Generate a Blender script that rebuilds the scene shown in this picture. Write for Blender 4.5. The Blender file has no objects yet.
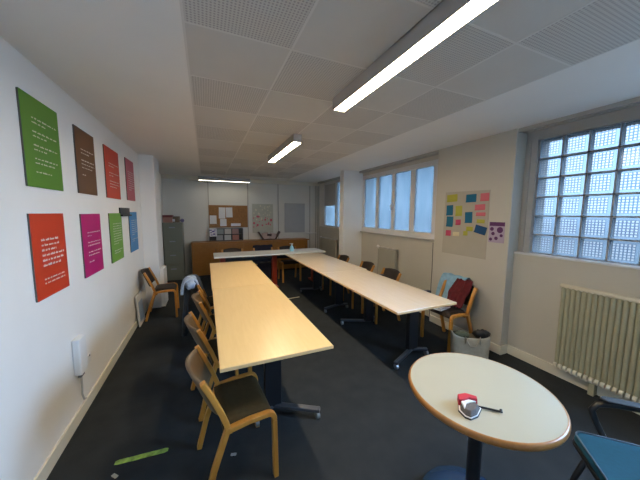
import bpy, bmesh, math, random
from mathutils import Vector, Matrix
random.seed(7)
SC = bpy.context.scene
COL = SC.collection
PI = math.pi

# ------------------------------------------------------------------ materials
def mat(name, col, rough=.6, metal=0.0, noise=0.0, nscale=30, bump=0.0, bscale=200, spec=.5, coat=0.0, sheen=0.0, emit=None, estr=0):
    m = bpy.data.materials.new(name); m.use_nodes = True
    nt = m.node_tree; b = nt.nodes['Principled BSDF']
    b.inputs['Base Color'].default_value = (*col, 1); b.inputs['Roughness'].default_value = rough
    b.inputs['Metallic'].default_value = metal; b.inputs['Specular IOR Level'].default_value = spec
    b.inputs['Coat Weight'].default_value = coat; b.inputs['Sheen Weight'].default_value = sheen
    if emit: b.inputs['Emission Color'].default_value = (*emit, 1); b.inputs['Emission Strength'].default_value = estr
    if noise or bump:
        tc = nt.nodes.new('ShaderNodeTexCoord')
    if noise:
        n = nt.nodes.new('ShaderNodeTexNoise'); n.inputs['Scale'].default_value = nscale; n.inputs['Detail'].default_value = 4
        r = nt.nodes.new('ShaderNodeValToRGB')
        r.color_ramp.elements[0].position = .3; r.color_ramp.elements[1].position = .7
        r.color_ramp.elements[0].color = (*[max(0, c*(1-noise)) for c in col], 1)
        r.color_ramp.elements[1].color = (*[min(1, c*(1+noise)) for c in col], 1)
        nt.links.new(tc.outputs['Object'], n.inputs['Vector']); nt.links.new(n.outputs['Fac'], r.inputs['Fac'])
        nt.links.new(r.outputs['Color'], b.inputs['Base Color'])
    if bump:
        n2 = nt.nodes.new('ShaderNodeTexNoise'); n2.inputs['Scale'].default_value = bscale
        bp = nt.nodes.new('ShaderNodeBump'); bp.inputs['Strength'].default_value = bump; bp.inputs['Distance'].default_value = .004
        nt.links.new(tc.outputs['Object'], n2.inputs['Vector']); nt.links.new(n2.outputs['Fac'], bp.inputs['Height'])
        nt.links.new(bp.outputs['Normal'], b.inputs['Normal'])
    return m

def wood(name, c1, c2, rough=.4, scale=(1, 12, 12), coat=0.0):
    m = mat(name, c1, rough, coat=coat); nt = m.node_tree; b = nt.nodes['Principled BSDF']
    tc = nt.nodes.new('ShaderNodeTexCoord'); mp = nt.nodes.new('ShaderNodeMapping'); mp.inputs['Scale'].default_value = scale
    n = nt.nodes.new('ShaderNodeTexNoise'); n.inputs['Scale'].default_value = 4; n.inputs['Detail'].default_value = 5; n.inputs['Distortion'].default_value = .6
    r = nt.nodes.new('ShaderNodeValToRGB'); r.color_ramp.elements[0].position = .3; r.color_ramp.elements[1].position = .7
    r.color_ramp.elements[0].color = (*c1, 1); r.color_ramp.elements[1].color = (*c2, 1)
    L = nt.links.new
    L(tc.outputs['Object'], mp.inputs['Vector']); L(mp.outputs['Vector'], n.inputs['Vector']); L(n.outputs['Fac'], r.inputs['Fac']); L(r.outputs['Color'], b.inputs['Base Color'])
    return m

M = {}
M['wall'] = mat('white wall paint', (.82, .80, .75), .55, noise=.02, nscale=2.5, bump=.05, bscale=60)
M['wallwin'] = mat('shaded window wall paint', (.53, .50, .43), .55, noise=.025, nscale=2.5, bump=.05, bscale=60)  # backlit shade of the window wall is put into its paint colour
M['wallback'] = mat('grey white panel paint', (.66, .65, .60), .6, noise=.03, nscale=2)
M['plaster'] = mat('ceiling plaster', (.80, .78, .74), .7, noise=.02, nscale=2)
M['trimwhite'] = mat('cream gloss trim', (.72, .68, .56), .4)
M['trimgrey'] = mat('grey beige frame paint', (.40, .385, .35), .5)
M['framewhite'] = mat('white window frame paint', (.66, .66, .66), .4)
M['carpet'] = mat('charcoal carpet', (.031, .035, .038), .95, noise=.12, nscale=6, bump=.5, bscale=350, spec=.15)
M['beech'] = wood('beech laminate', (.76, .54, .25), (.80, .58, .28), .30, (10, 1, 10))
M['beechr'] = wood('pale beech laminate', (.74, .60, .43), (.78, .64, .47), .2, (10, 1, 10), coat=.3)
M['beechedge'] = wood('beech edge band', (.62, .40, .18), (.70, .46, .22), .4)
M['chairwood'] = wood('varnished bent beech', (.44, .19, .030), (.54, .25, .048), .35, (6, 6, 2))
M['rimwood'] = wood('oiled wood rim', (.30, .12, .026), (.38, .17, .042), .35, (8, 8, 8))
M['brownfab'] = mat('brown upholstery', (.052, .034, .012), .8, noise=.12, nscale=40, spec=.2)
M['brownback'] = mat('brown backrest ply', (.13, .085, .045), .5, noise=.15, nscale=14)
M['darkfab'] = mat('black brown upholstery', (.02, .012, .009), .6, noise=.2, nscale=30)
M['blackmet'] = mat('black powder coat', (.012, .012, .014), .4)
M['steel'] = mat('grey steel', (.35, .36, .38), .35, .8)
M['footmet'] = mat('dark foot metal', (.10, .11, .13), .35, .6)
M['rubber'] = mat('black rubber', (.015, .015, .016), .6)
M['chrome'] = mat('worn chrome', (.6, .6, .6), .25, 1)
M['whitelam'] = mat('white laminate', (.80, .80, .78), .3)
M['cream'] = mat('cream laminate', (.42, .41, .33), .13, noise=.015, nscale=5)
M['basemet'] = mat('black metal with reflected blue', (.03, .07, .14), .2, .1)  # blue of the window reflection is put into the base colour
M['lamphouse'] = mat('lamp housing metal', (.42, .38, .34), .5, .2)
M['diffuser'] = mat('lit lamp diffuser', (.9, .9, .9), .5, emit=(1.0, .81, .55), estr=60)
M['diffuser2'] = mat('dim lit lamp diffuser', (.9, .9, .9), .5, emit=(1.0, .93, .75), estr=6.0)
M['radiator'] = mat('old cream radiator enamel', (.42, .40, .27), .45, noise=.05, nscale=12)
M['radgrey'] = mat('grey radiator enamel', (.40, .38, .31), .5)
M['cabinet'] = mat('olive grey cabinet enamel', (.22, .22, .16), .45)
M['sideboard'] = wood('orange brown veneer', (.29, .12, .016), (.35, .15, .022), .4, (3, 8, 8))
M['cork'] = mat('cork', (.30, .145, .05), .85, noise=.2, nscale=40)
M['paper'] = mat('white paper', (.72, .72, .74), .7)
M['greysheet'] = mat('grey paper sheet', (.42, .42, .42), .7, noise=.03, nscale=6)
M['kraft'] = mat('beige grey kraft board', (.43, .395, .32), .7, noise=.03, nscale=6)
M['flowerpaper'] = mat('pale green grey paper', (.47, .47, .39), .7, noise=.06, nscale=12)
M['floral'] = mat('pink flower ink', (.62, .10, .16), .7)
M['palefl'] = mat('pale cream ink', (.68, .64, .48), .7)
M['black'] = mat('black plastic', (.012, .012, .013), .4)
M['text'] = mat('white print', (.62, .58, .52), .6)
M['teal'] = mat('teal upholstery', (.0, .065, .11), .85, noise=.08, nscale=60)
M['ltblue'] = mat('light blue cloth', (.24, .42, .58), .85, noise=.15, nscale=18, bump=.3, bscale=60)
M['scarf'] = mat('pale grey blue cloth', (.36, .44, .55), .85, noise=.25, nscale=25, bump=.3, bscale=60)
M['slate'] = mat('dark slate coat cloth', (.028, .036, .048), .9, noise=.2, nscale=20)
M['crimson'] = mat('dark red cloth', (.10, .004, .008), .85, noise=.2, nscale=20)
M['navy'] = mat('dark navy cloth', (.012, .013, .03), .9, noise=.2, nscale=20)
M['tote'] = mat('grey beige bag leather', (.41, .36, .27), .55, noise=.08, nscale=30)
M['redmet'] = mat('red enamelled metal', (.28, .035, .012), .4)
M['shade'] = mat('grey roller blind cloth', (.44, .43, .41), .8)
M['bottle'] = mat('pale blue plastic', (.35, .72, .90), .3)
M['whiteplastic'] = mat('white plastic', (.75, .75, .73), .4)
M['greyplastic'] = mat('grey plastic', (.12, .12, .12), .5)
M['tape'] = mat('worn green tape', (.30, .46, .08), .6, noise=.5, nscale=25)
M['paletape'] = mat('pale beige tape', (.55, .50, .38), .6)
M['doorgrey'] = mat('dark grey door paint', (.06, .07, .085), .5)
def flat(name, c, r=.5): return mat(name, c, r)
M['pgreen'] = flat('poster green', (.085, .23, .018)); M['pbrown'] = flat('poster brown', (.14, .060, .022))
M['pred'] = flat('poster red', (.50, .045, .018)); M['ppink'] = flat('poster dusty pink', (.46, .085, .11))
M['pred2'] = flat('poster orange red', (.56, .040, .010)); M['pmag'] = flat('poster magenta', (.43, .004, .13))
M['pgreen2'] = flat('poster leaf green', (.15, .33, .045)); M['pblue'] = flat('poster blue', (.055, .24, .50))
M['edge'] = flat('foam board edge', (.10, .085, .07))
NOTE = {'teal': (.0, .12, .22), 'navy': (.0, .055, .15), 'pink': (.62, .14, .17), 'rose': (.52, .06, .13), 'lime': (.42, .40, .05), 'cream': (.66, .60, .38)}
for k, c in NOTE.items(): M['n_' + k] = flat('sticky note ' + k, c, .7)
M['lilac'] = flat('lilac print', (.42, .34, .45), .6); M['plum'] = flat('plum print', (.10, .02, .11), .6)

def glass_mat(name, tint, frost, pattern=None):
    m = bpy.data.materials.new(name); m.use_nodes = True; nt = m.node_tree; L = nt.links.new
    for n in list(nt.nodes):
        if n.type != 'OUTPUT_MATERIAL': nt.nodes.remove(n)
    out = nt.nodes['Material Output']
    tr = nt.nodes.new('ShaderNodeBsdfTransparent'); tl = nt.nodes.new('ShaderNodeBsdfTranslucent'); gl = nt.nodes.new('ShaderNodeBsdfGlossy')
    gl.inputs['Roughness'].default_value = .15; gl.inputs['Color'].default_value = (.8, .8, .8, 1)
    tr.inputs['Color'].default_value = (*tint, 1); tl.inputs['Color'].default_value = (*tint, 1)
    m1 = nt.nodes.new('ShaderNodeMixShader'); m1.inputs['Fac'].default_value = frost
    m2 = nt.nodes.new('ShaderNodeMixShader'); m2.inputs['Fac'].default_value = .04
    L(tr.outputs[0], m1.inputs[1]); L(tl.outputs[0], m1.inputs[2]); L(m1.outputs[0], m2.inputs[1]); L(gl.outputs[0], m2.inputs[2]); L(m2.outputs[0], out.inputs['Surface'])
    if pattern: pattern(nt, tr, tl)
    return m
def streaks(nt, tr, tl):
    L = nt.links.new
    tc = nt.nodes.new('ShaderNodeTexCoord'); mp = nt.nodes.new('ShaderNodeMapping'); mp.inputs['Scale'].default_value = (3, 3, .8)
    n = nt.nodes.new('ShaderNodeTexNoise'); n.inputs['Scale'].default_value = 3; n.inputs['Detail'].default_value = 3
    r = nt.nodes.new('ShaderNodeValToRGB'); r.color_ramp.elements[0].color = (.142, .152, .152, 1); r.color_ramp.elements[1].color = (.170, .173, .170, 1)
    r.color_ramp.elements[0].position = .35; r.color_ramp.elements[1].position = .65
    L(tc.outputs['Object'], mp.inputs['Vector']); L(mp.outputs['Vector'], n.inputs['Vector']); L(n.outputs['Fac'], r.inputs['Fac']); L(r.outputs['Color'], tr.inputs['Color']); L(r.outputs['Color'], tl.inputs['Color'])
BLK = .198; BY0 = 1.713; BZ0 = 1.188          # glass block pitch and the far lower corner of the block wall
def ribs(nt, tr, tl):
    # moulded grid of the glass blocks: 6 x 6 clear lenses with thicker frosted ribs between, thick rim round each block
    L = nt.links.new
    def math_(op, a, b=None):
        n = nt.nodes.new('ShaderNodeMath'); n.operation = op
        for i, v in ((0, a), (1, b)):
            if v is None: continue
            if isinstance(v, (int, float)): n.inputs[i].default_value = v
            else: L(v, n.inputs[i])
        return n.outputs[0]
    tc = nt.nodes.new('ShaderNodeTexCoord'); sp = nt.nodes.new('ShaderNodeSeparateXYZ'); L(tc.outputs['Object'], sp.inputs[0])
    ms = []; rim = []
    for ax, o in ((sp.outputs['Y'], BY0), (sp.outputs['Z'], BZ0)):
        u = math_('DIVIDE', math_('SUBTRACT', ax, o), BLK)
        f = math_('FRACT', math_('ADD', u, 40.0))                  # 0..1 in a block
        g = math_('DIVIDE', math_('SUBTRACT', f, .14), .12)        # six lenses across .14 .. .86
        h = math_('ABSOLUTE', math_('SUBTRACT', math_('FRACT', math_('ADD', g, 20.0)), .5))
        ms.append(math_('LESS_THAN', h, .31))
        rim.append(math_('LESS_THAN', math_('ABSOLUTE', math_('SUBTRACT', f, .5)), .36))
    lens = math_('MULTIPLY', math_('MULTIPLY', ms[0], ms[1]), math_('MULTIPLY', rim[0], rim[1]))
    inner = math_('MULTIPLY', rim[0], rim[1])
    mixa = nt.nodes.new('ShaderNodeMix'); mixa.data_type = 'RGBA'; mixb = nt.nodes.new('ShaderNodeMix'); mixb.data_type = 'RGBA'
    mixa.inputs['A'].default_value = (.042, .043, .041, 1); mixa.inputs['B'].default_value = (.022, .024, .026, 1); L(inner, mixa.inputs['Factor'])
    mixb.inputs['B'].default_value = (.085, .070, .056, 1); L(mixa.outputs['Result'], mixb.inputs['A']); L(lens, mixb.inputs['Factor'])
    L(mixb.outputs['Result'], tr.inputs['Color']); L(mixb.outputs['Result'], tl.inputs['Color'])
M['pane'] = glass_mat('frosted pane', (.92, .95, 1), .5, streaks)
M['clear'] = glass_mat('clear pane', (.97, .98, .98), .02)
M['block'] = glass_mat('moulded glass block', (1, 1, 1), .35, ribs)
M['mortar'] = mat('grey block mortar', (.30, .31, .33), .7)

def perforated(name, base, hole, pitch, rad):
    m = mat(name, base, .7); nt = m.node_tree; L = nt.links.new; b = nt.nodes['Principled BSDF']
    tc = nt.nodes.new('ShaderNodeTexCoord')
    vm = nt.nodes.new('ShaderNodeVectorMath'); vm.operation = 'DIVIDE'; vm.inputs[1].default_value = (pitch, pitch, 1e6)
    fr = nt.nodes.new('ShaderNodeVectorMath'); fr.operation = 'FRACTION'
    sb = nt.nodes.new('ShaderNodeVectorMath'); sb.operation = 'SUBTRACT'; sb.inputs[1].default_value = (.5, .5, 0)
    ml = nt.nodes.new('ShaderNodeVectorMath'); ml.operation = 'MULTIPLY'; ml.inputs[1].default_value = (1, 1, 0)
    ln = nt.nodes.new('ShaderNodeVectorMath'); ln.operation = 'LENGTH'
    lt = nt.nodes.new('ShaderNodeMath'); lt.operation = 'LESS_THAN'; lt.inputs[1].default_value = rad
    mx = nt.nodes.new('ShaderNodeMix'); mx.data_type = 'RGBA'; mx.inputs['A'].default_value = (*base, 1); mx.inputs['B'].default_value = (*hole, 1)
    ad = nt.nodes.new('ShaderNodeVectorMath'); ad.operation = 'ADD'; ad.inputs[1].default_value = (50, 50, 0)
    L(tc.outputs['Object'], ad.inputs[0]); L(ad.outputs[0], vm.inputs[0]); L(vm.outputs[0], fr.inputs[0]); L(fr.outputs[0], sb.inputs[0]); L(sb.outputs[0], ml.inputs[0])
    L(ml.outputs[0], ln.inputs[0]); L(ln.outputs['Value'], lt.inputs[0]); L(lt.outputs[0], mx.inputs['Factor']); L(mx.outputs['Result'], b.inputs['Base Color'])
    return m
M['tile'] = mat('plain ceiling tile', (.58, .56, .52), .7, noise=.03, nscale=3)
M['tileperf'] = perforated('perforated ceiling tile', (.58, .56, .52), (.38, .36, .34), .0165, .30)
M['tbar'] = mat('white ceiling grid', (.66, .64, .60), .5)

# ------------------------------------------------------------------ mesh helpers
def BM(): return bmesh.new()
def box(bm, lo, hi, rot=None, mi=0):
    lo = Vector(lo); hi = Vector(hi)
    co = [Vector((x, y, z)) for x in (lo.x, hi.x) for y in (lo.y, hi.y) for z in (lo.z, hi.z)]
    if rot is not None:
        c = (lo+hi)/2; co = [c + rot @ (v-c) for v in co]
    v = [bm.verts.new(c) for c in co]
    for f in ((0,1,3,2), (4,6,7,5), (0,4,5,1), (2,3,7,6), (0,2,6,4), (1,5,7,3)):
        bm.faces.new([v[i] for i in f]).material_index = mi
    return v
def prism(bm, poly, z0, z1, shrink=1.0):
    n = len(poly); c = Vector((sum(p[0] for p in poly)/n, sum(p[1] for p in poly)/n))
    a = [bm.verts.new((p[0], p[1], z0)) for p in poly]
    b = [bm.verts.new((c.x+(p[0]-c.x)*shrink, c.y+(p[1]-c.y)*shrink, z1)) for p in poly]
    bm.faces.new(a[::-1]); bm.faces.new(b)
    for i in range(n): bm.faces.new((a[i], a[(i+1) % n], b[(i+1) % n], b[i]))
def tube(bm, pts, r, seg=10, closed=False):
    pts = [Vector(p) for p in pts]; n = len(pts); rings = []
    up = None
    for i in range(n):
        if closed: t = pts[(i+1) % n]-pts[i-1]
        else: t = pts[min(i+1, n-1)]-pts[max(i-1, 0)]
        t.normalize()
        if up is None: up = Vector((0,0,1)) if abs(t.z) < .9 else Vector((1,0,0))
        s = t.cross(up).normalized(); up = s.cross(t).normalized()
        rr = r[i] if isinstance(r, (list, tuple)) else r
        rings.append([bm.verts.new(pts[i] + rr*(math.cos(2*PI*k/seg)*s + math.sin(2*PI*k/seg)*up)) for k in range(seg)])
    m = n if closed else n-1
    for i in range(m):
        a, b = rings[i], rings[(i+1) % n]
        for k in range(seg): bm.faces.new((a[k], a[(k+1) % seg], b[(k+1) % seg], b[k]))
    if not closed: bm.faces.new(rings[0][::-1]); bm.faces.new(rings[-1])
def ribbon(bm, pts, w, t, axis=(0,1,0)):
    # rectangular section swept along pts: width w along axis, thickness t in the plane of the path
    pts = [Vector(p) for p in pts]; ax = Vector(axis); rings = []
    for i in range(len(pts)):
        d = (pts[min(i+1, len(pts)-1)]-pts[max(i-1, 0)]).normalized(); n = d.cross(ax).normalized()
        rings.append([bm.verts.new(pts[i] + a*ax*w/2 + b*n*t/2) for a, b in ((-1,-1), (1,-1), (1,1), (-1,1))])
    for a, b in zip(rings, rings[1:]):
        for k in range(4): bm.faces.new((a[k], a[(k+1) % 4], b[(k+1) % 4], b[k]))
    bm.faces.new(rings[0][::-1]); bm.faces.new(rings[-1])
def lathe(bm, prof, seg=48, c=(0,0,0)):
    rings = []
    for r, z in prof:
        if r < 1e-6: rings.append([bm.verts.new((c[0], c[1], c[2]+z))])
        else: rings.append([bm.verts.new((c[0]+r*math.cos(2*PI*k/seg), c[1]+r*math.sin(2*PI*k/seg), c[2]+z)) for k in range(seg)])
    for a, b in zip(rings, rings[1:]):
        for k in range(seg):
            q = [a[k % len(a)], a[(k+1) % len(a)], b[(k+1) % len(b)], b[k % len(b)]]
            q = list(dict.fromkeys(q))
            if len(q) > 2: bm.faces.new(q)
def grid(bm, f, nu, nv):
    v = [[bm.verts.new(f(i/nu, j/nv)) for j in range(nv+1)] for i in range(nu+1)]
    for i in range(nu):
        for j in range(nv): bm.faces.new((v[i][j], v[i+1][j], v[i+1][j+1], v[i][j+1]))
def obj(name, bm, m, parent=None, bevel=0, smooth=False, solid=0, sub=0, loc=None):
    bmesh.ops.recalc_face_normals(bm, faces=bm.faces)
    me = bpy.data.meshes.new(name); bm.to_mesh(me); bm.free()
    for mm in (m if isinstance(m, (list, tuple)) else [m]): me.materials.append(mm)
    o = bpy.data.objects.new(name, me); COL.objects.link(o)
    if parent: o.parent = parent
    if loc: o.location = loc
    if smooth:
        for p in me.polygons: p.use_smooth = True
    if solid:
        s = o.modifiers.new('solid', 'SOLIDIFY'); s.thickness = solid; s.offset = 0
    if bevel:
        b = o.modifiers.new('bevel', 'BEVEL'); b.width = bevel; b.segments = 2; b.limit_method = 'ANGLE'
    if sub:
        s = o.modifiers.new('sub', 'SUBSURF'); s.levels = sub; s.render_levels = sub
    return o
def bx(name, lo, hi, m, parent=None, bevel=0, rot=None):
    b = BM(); box(b, lo, hi, rot); return obj(name, b, m, parent, bevel)
def tag(o, label, cat, group=None):
    o['label'] = label; o['category'] = cat
    if group: o['group'] = group
    return o
def thing(name, label, cat, loc=(0,0,0), rz=0, group=None):
    o = bpy.data.objects.new(name, None); COL.objects.link(o); o.empty_display_size = .1
    o.location = loc; o.rotation_euler = (0, 0, rz)
    return tag(o, label, cat, group)
def kids(o): return [c for c in bpy.data.objects if c.parent == o]
def dup(root, loc, rz, label, group=None, scale=None):
    r = root.copy(); COL.objects.link(r); r.location = loc; r.rotation_euler = (0, 0, rz); r['label'] = label
    if scale: r.scale = scale
    if group: r['group'] = group
    for ch in kids(root):
        c = ch.copy(); COL.objects.link(c); c.parent = r
        for g in kids(ch):
            d = g.copy(); COL.objects.link(d); d.parent = c
    return r
def struct(name, bm, m, bevel=0):
    o = obj(name, bm, m, None, bevel); o['kind'] = 'structure'; return o
def sbox(name, lo, hi, m, bevel=0):
    b = BM(); box(b, lo, hi); return struct(name, b, m, bevel)
def arc(cx, cz, r, a0, a1, n, y=0):
    return [(cx+r*math.cos(math.radians(a0+(a1-a0)*i/n)), y, cz+r*math.sin(math.radians(a0+(a1-a0)*i/n))) for i in range(n+1)]

# ------------------------------------------------------------------ setting
XL = -.942; YB = 7.45; YF = -2.0; ZC = 2.5; XO = 3.45
sbox('floor', (XL-.2, YF-.2, -.1), (XO, YB+.2, 0), M['carpet'])
b = BM(); P = .535; X0 = -.065; Y0 = 1.5; zc = ZC
x3 = X0+4*P; y0 = Y0-6*P; y1 = Y0+10*P
box(b, (XL-.2, YF-.2, zc), (X0, YB+.2, zc+.15), mi=0); box(b, (x3, YF-.2, zc), (XO, YB+.2, zc+.15), mi=0)
box(b, (X0, y1, zc), (x3, YB+.2, zc+.15), mi=0); box(b, (X0, YF-.2, zc), (x3, y0, zc+.15), mi=0)
for c in range(4):
    for r in range(-6, 10):
        box(b, (X0+c*P, Y0+r*P, zc), (X0+(c+1)*P, Y0+(r+1)*P, zc+.15), mi=2 if (c+r) % 2 else 1)
for c in range(5): box(b, (X0+c*P-.006, y0, zc-.0012), (X0+c*P+.006, y1, zc+.01), mi=3)
for r in range(-6, 11): box(b, (X0, Y0+r*P-.006, zc-.0012), (x3, Y0+r*P+.006, zc+.01), mi=3)
struct('ceiling', b, [M['plaster'], M['tile'], M['tileperf'], M['tbar']])
sbox('wall_left', (XL-.2, YF, 0), (XL, YB, ZC), M['wall'])
sbox('wall_left', (XL, 5.03, 0), (-.735, 5.58, ZC), M['wall'], .006)
sbox('trim_1', (-.735, 5.06, 0), (-.675, 5.42, .64), M['wall'], .004)
sbox('wall_back', (XL-.2, YB, 0), (XO, YB+.2, ZC), M['wallback'])
sbox('wall_front', (XL-.2, YF-.2, 0), (XO, YF, ZC), M['wall'])
# window side: piers, parapets under the windows, lintels
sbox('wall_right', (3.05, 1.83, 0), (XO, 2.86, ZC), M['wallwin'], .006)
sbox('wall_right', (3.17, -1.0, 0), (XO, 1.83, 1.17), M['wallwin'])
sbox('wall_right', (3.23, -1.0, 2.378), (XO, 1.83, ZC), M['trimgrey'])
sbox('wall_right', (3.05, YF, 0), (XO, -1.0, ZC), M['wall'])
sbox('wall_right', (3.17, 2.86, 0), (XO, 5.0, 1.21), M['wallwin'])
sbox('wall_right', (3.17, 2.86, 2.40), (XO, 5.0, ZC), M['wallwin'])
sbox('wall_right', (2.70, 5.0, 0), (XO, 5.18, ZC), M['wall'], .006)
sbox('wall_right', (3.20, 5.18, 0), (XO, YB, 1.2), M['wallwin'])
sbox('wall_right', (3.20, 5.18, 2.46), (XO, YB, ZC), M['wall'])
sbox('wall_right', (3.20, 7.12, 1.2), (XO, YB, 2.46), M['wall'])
sbox('baseboard_left', (XL, YF, 0), (XL+.014, 5.03, .095), M['trimwhite'], .003)
sbox('baseboard_right', (3.032, 1.83, 0), (3.05, 2.86, .10), M['trimwhite'], .003)
sbox('baseboard_right', (3.032, 1.812, 0), (3.17, 1.83, .10), M['trimwhite'], .003)
sbox('baseboard_right', (3.15, -1.0, 0), (3.17, 1.812, .10), M['trimwhite'], .003)
sbox('baseboard_right', (3.15, 2.86, 0), (3.17, 5.0, .10), M['trimwhite'], .003)
# back wall battens and cornice
for i, x in enumerate((.085, 1.07, 1.915, 2.88)): sbox('trim_%d' % (i+2), (x-.012, YB-.012, 0), (x+.012, YB, 2.42), M['trimgrey'])
sbox('trim_6', (XL, YB-.05, 2.40), (3.2, YB, ZC), M['trimwhite'], .004)
sbox('trim_7', (1.085, YB-.008, 1.80), (1.09, YB, 2.40), M['trimgrey'])
# curtain rails fixed on the ceiling over each window bay
for i, (ya, yb) in enumerate(((-1.0, 1.83), (2.86, 5.0), (5.18, 7.3))):
    b = BM(); box(b, (3.07, ya, 2.462), (3.10, yb, 2.5)); box(b, (3.14, ya, 2.462), (3.165, yb, 2.5)); box(b, (3.10, ya, 2.488), (3.14, yb, 2.5))
    struct('trim_%d' % (8+i), b, M['trimgrey'])
# dark door beyond the pilaster
d = sbox('door_1', (XL, 6.0, 0), (XL+.03, 6.85, 2.2), M['doorgrey'], .003)
hb = BM(); tube(hb, [(XL+.03, 6.1, 1.03), (XL+.075, 6.1, 1.03), (XL+.075, 6.21, 1.03)], .009); obj('door_handle', hb, M['steel'], d)

# window_1: glass blocks
w1 = bpy.data.objects.new('window_1', None); COL.objects.link(w1); w1['kind'] = 'structure'
NR, NC = 6, 6
gb = BM(); BX0, BX1 = 3.245, 3.325
for r in range(NR):
    for c in range(NC):
        ya = BY0-(c+1)*BLK+.007; yb = BY0-c*BLK-.007; za = BZ0+r*BLK+.007; zb = BZ0+(r+1)*BLK-.007
        # a shallow cushion: recessed back, proud front
        f = [gb.verts.new((BX0, y, z)) for y, z in ((ya+.012, za+.012), (yb-.012, za+.012), (yb-.012, zb-.012), (ya+.012, zb-.012))]
        e = [gb.verts.new((BX0+.012, y, z)) for y, z in ((ya, za), (yb, za), (yb, zb), (ya, zb))]
        gb.faces.new(f)
        for k in range(4): gb.faces.new((e[k], e[(k+1) % 4], f[(k+1) % 4], f[k]))
obj('glass_blocks', gb, M['block'], w1)
mb = BM(); yl = BY0-NC*BLK
for c in range(NC+1): box(mb, (BX0+.006, BY0-c*BLK-.007, BZ0), (BX1, BY0-c*BLK+.007, BZ0+NR*BLK))
for r in range(NR+1): box(mb, (BX0+.006, yl, BZ0+r*BLK-.007), (BX1, BY0, BZ0+r*BLK+.007))
obj('mortar_grid', mb, M['mortar'], w1)
fb = BM(); box(fb, (3.225, BY0+.007, 1.17), (3.44, 1.83, 2.378)); box(fb, (3.225, yl-.075, 1.17), (3.44, yl-.007, 2.378))
box(fb, (3.208, 1.775, 1.19), (3.225, 1.80, 2.378))
obj('window_frame', fb, M['trimgrey'], w1)
sb = BM(); box(sb, (3.155, -1.0, 1.165), (3.245, 1.83, 1.183)); obj('window_sill', sb, M['framewhite'], w1, .004)

# added_window_4: unseen clear casement, added to throw daylight on the left wall
w4 = bpy.data.objects.new('added_window_4', None); COL.objects.link(w4); w4['kind'] = 'structure'
fb = BM(); y4 = yl-.075
for lo, hi in (((3.225, -1.0, 1.17), (3.29, y4, 1.23)), ((3.225, -1.0, 2.32), (3.29, y4, 2.378)), ((3.225, -1.0, 1.23), (3.29, -.94, 2.32)), ((3.225, y4-.06, 1.23), (3.29, y4, 2.32)), ((3.225, -.30, 1.23), (3.29, -.22, 2.32))): box(fb, lo, hi)
obj('window_frame', fb, M['framewhite'], w4)
pb = BM(); box(pb, (3.255, -.94, 1.23), (3.261, -.30, 2.32)); box(pb, (3.255, -.22, 1.23), (3.261, y4-.06, 2.32)); obj('window_panes', pb, M['clear'], w4)

# window_2: four frosted lights
w2 = bpy.data.objects.new('window_2', None); COL.objects.link(w2); w2['kind'] = 'structure'
panes = [(4.541, 4.93), (4.046, 4.422), (3.559, 3.932), (3.071, 3.428)]; zb, zt = 1.305, 2.325
fb = BM()
box(fb, (3.17, 2.865, zt), (3.24, 4.998, 2.40)); box(fb, (3.17, 2.865, 1.21), (3.24, 4.998, zb))
edges = [2.865, 3.071, 3.428, 3.559, 3.932, 4.046, 4.422, 4.541, 4.93, 4.998]
for i in range(0, 10, 2): box(fb, (3.188, edges[i]+(.012 if i else 0), zb), (3.24, edges[i+1]-(.012 if i < 8 else 0), zt))
obj('window_frame', fb, M['framewhite'], w2)
pb = BM()
for ya, yb in panes: box(pb, (3.20, ya-.012, zb), (3.206, yb+.012, zt))
obj('window_panes', pb, M['pane'], w2)
sb = BM(); box(sb, (3.12, 2.862, 1.185), (3.18, 4.998, 1.21)); obj('window_sill', sb, M['trimgrey'], w2, .004)
hb = BM(); box(hb, (3.155, 3.975, 1.72), (3.17, 4.0, 1.80)); tube(hb, [(3.155, 3.987, 1.76), (3.13, 3.987, 1.76), (3.13, 3.987, 1.66)], .008); obj('window_handle', hb, M['whiteplastic'], w2)
# window_3: far bay with a half lowered grey blind
w3 = bpy.data.objects.new('window_3', None); COL.objects.link(w3); w3['kind'] = 'structure'
fb = BM(); box(fb, (3.2, 5.18, 1.2), (3.27, 7.12, 1.25)); box(fb, (3.2, 5.18, 2.40), (3.27, 7.12, 2.46))
for ya, yb in ((5.18, 5.24), (5.70, 5.76), (6.30, 6.40), (7.07, 7.12)): box(fb, (3.2, ya, 1.25), (3.27, yb, 2.40))
obj('window_frame', fb, M['framewhite'], w3)
pb = BM()
for ya, yb in ((5.24, 5.70), (5.76, 6.30), (6.40, 7.07)): box(pb, (3.235, ya, 1.25), (3.241, yb, 2.40))
obj('window_panes', pb, M['pane'], w3)
bb = BM(); box(bb, (3.205, 6.39, 1.80), (3.212, 7.08, 2.41)); obj('roller_blind', bb, M['shade'], w3)

# ------------------------------------------------------------------ lamps
def lamp(loc, rz, length, dm, label):
    t = thing('ceiling_lamp', label, 'ceiling light', loc, rz)
    h = BM(); w = .05; L2 = length/2
    box(h, (-L2, -w, 0), (L2, -w+.006, .09)); box(h, (-L2, w-.006, 0), (L2, w, .09)); box(h, (-L2, -w, .084), (L2, w, .09))
    box(h, (-L2, -w, 0), (-L2+.012, w, .09)); box(h, (L2-.012, -w, 0), (L2, w, .09))
    obj('housing', h, M['lamphouse'], t)
    d = BM(); box(d, (-L2+.012, -w+.006, .001), (L2-.012, w-.006, .03)); obj('diffuser', d, dm, t)
    return t
lamp((1.005, 1.97-.675, 2.41), PI/2, 1.35, M['diffuser'], 'long lit tube ceiling lamp nearest the camera above the round table side')
lamp((1.005, 3.665, 2.41), PI/2, 1.35, M['diffuser'], 'shorter looking lit ceiling lamp in the middle of the room, between the two table rows')
lamp((.47, 7.0, 2.36), 0, 1.2, M['diffuser2'], 'dim lamp running crosswise along the far end wall above the cork board')

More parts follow.
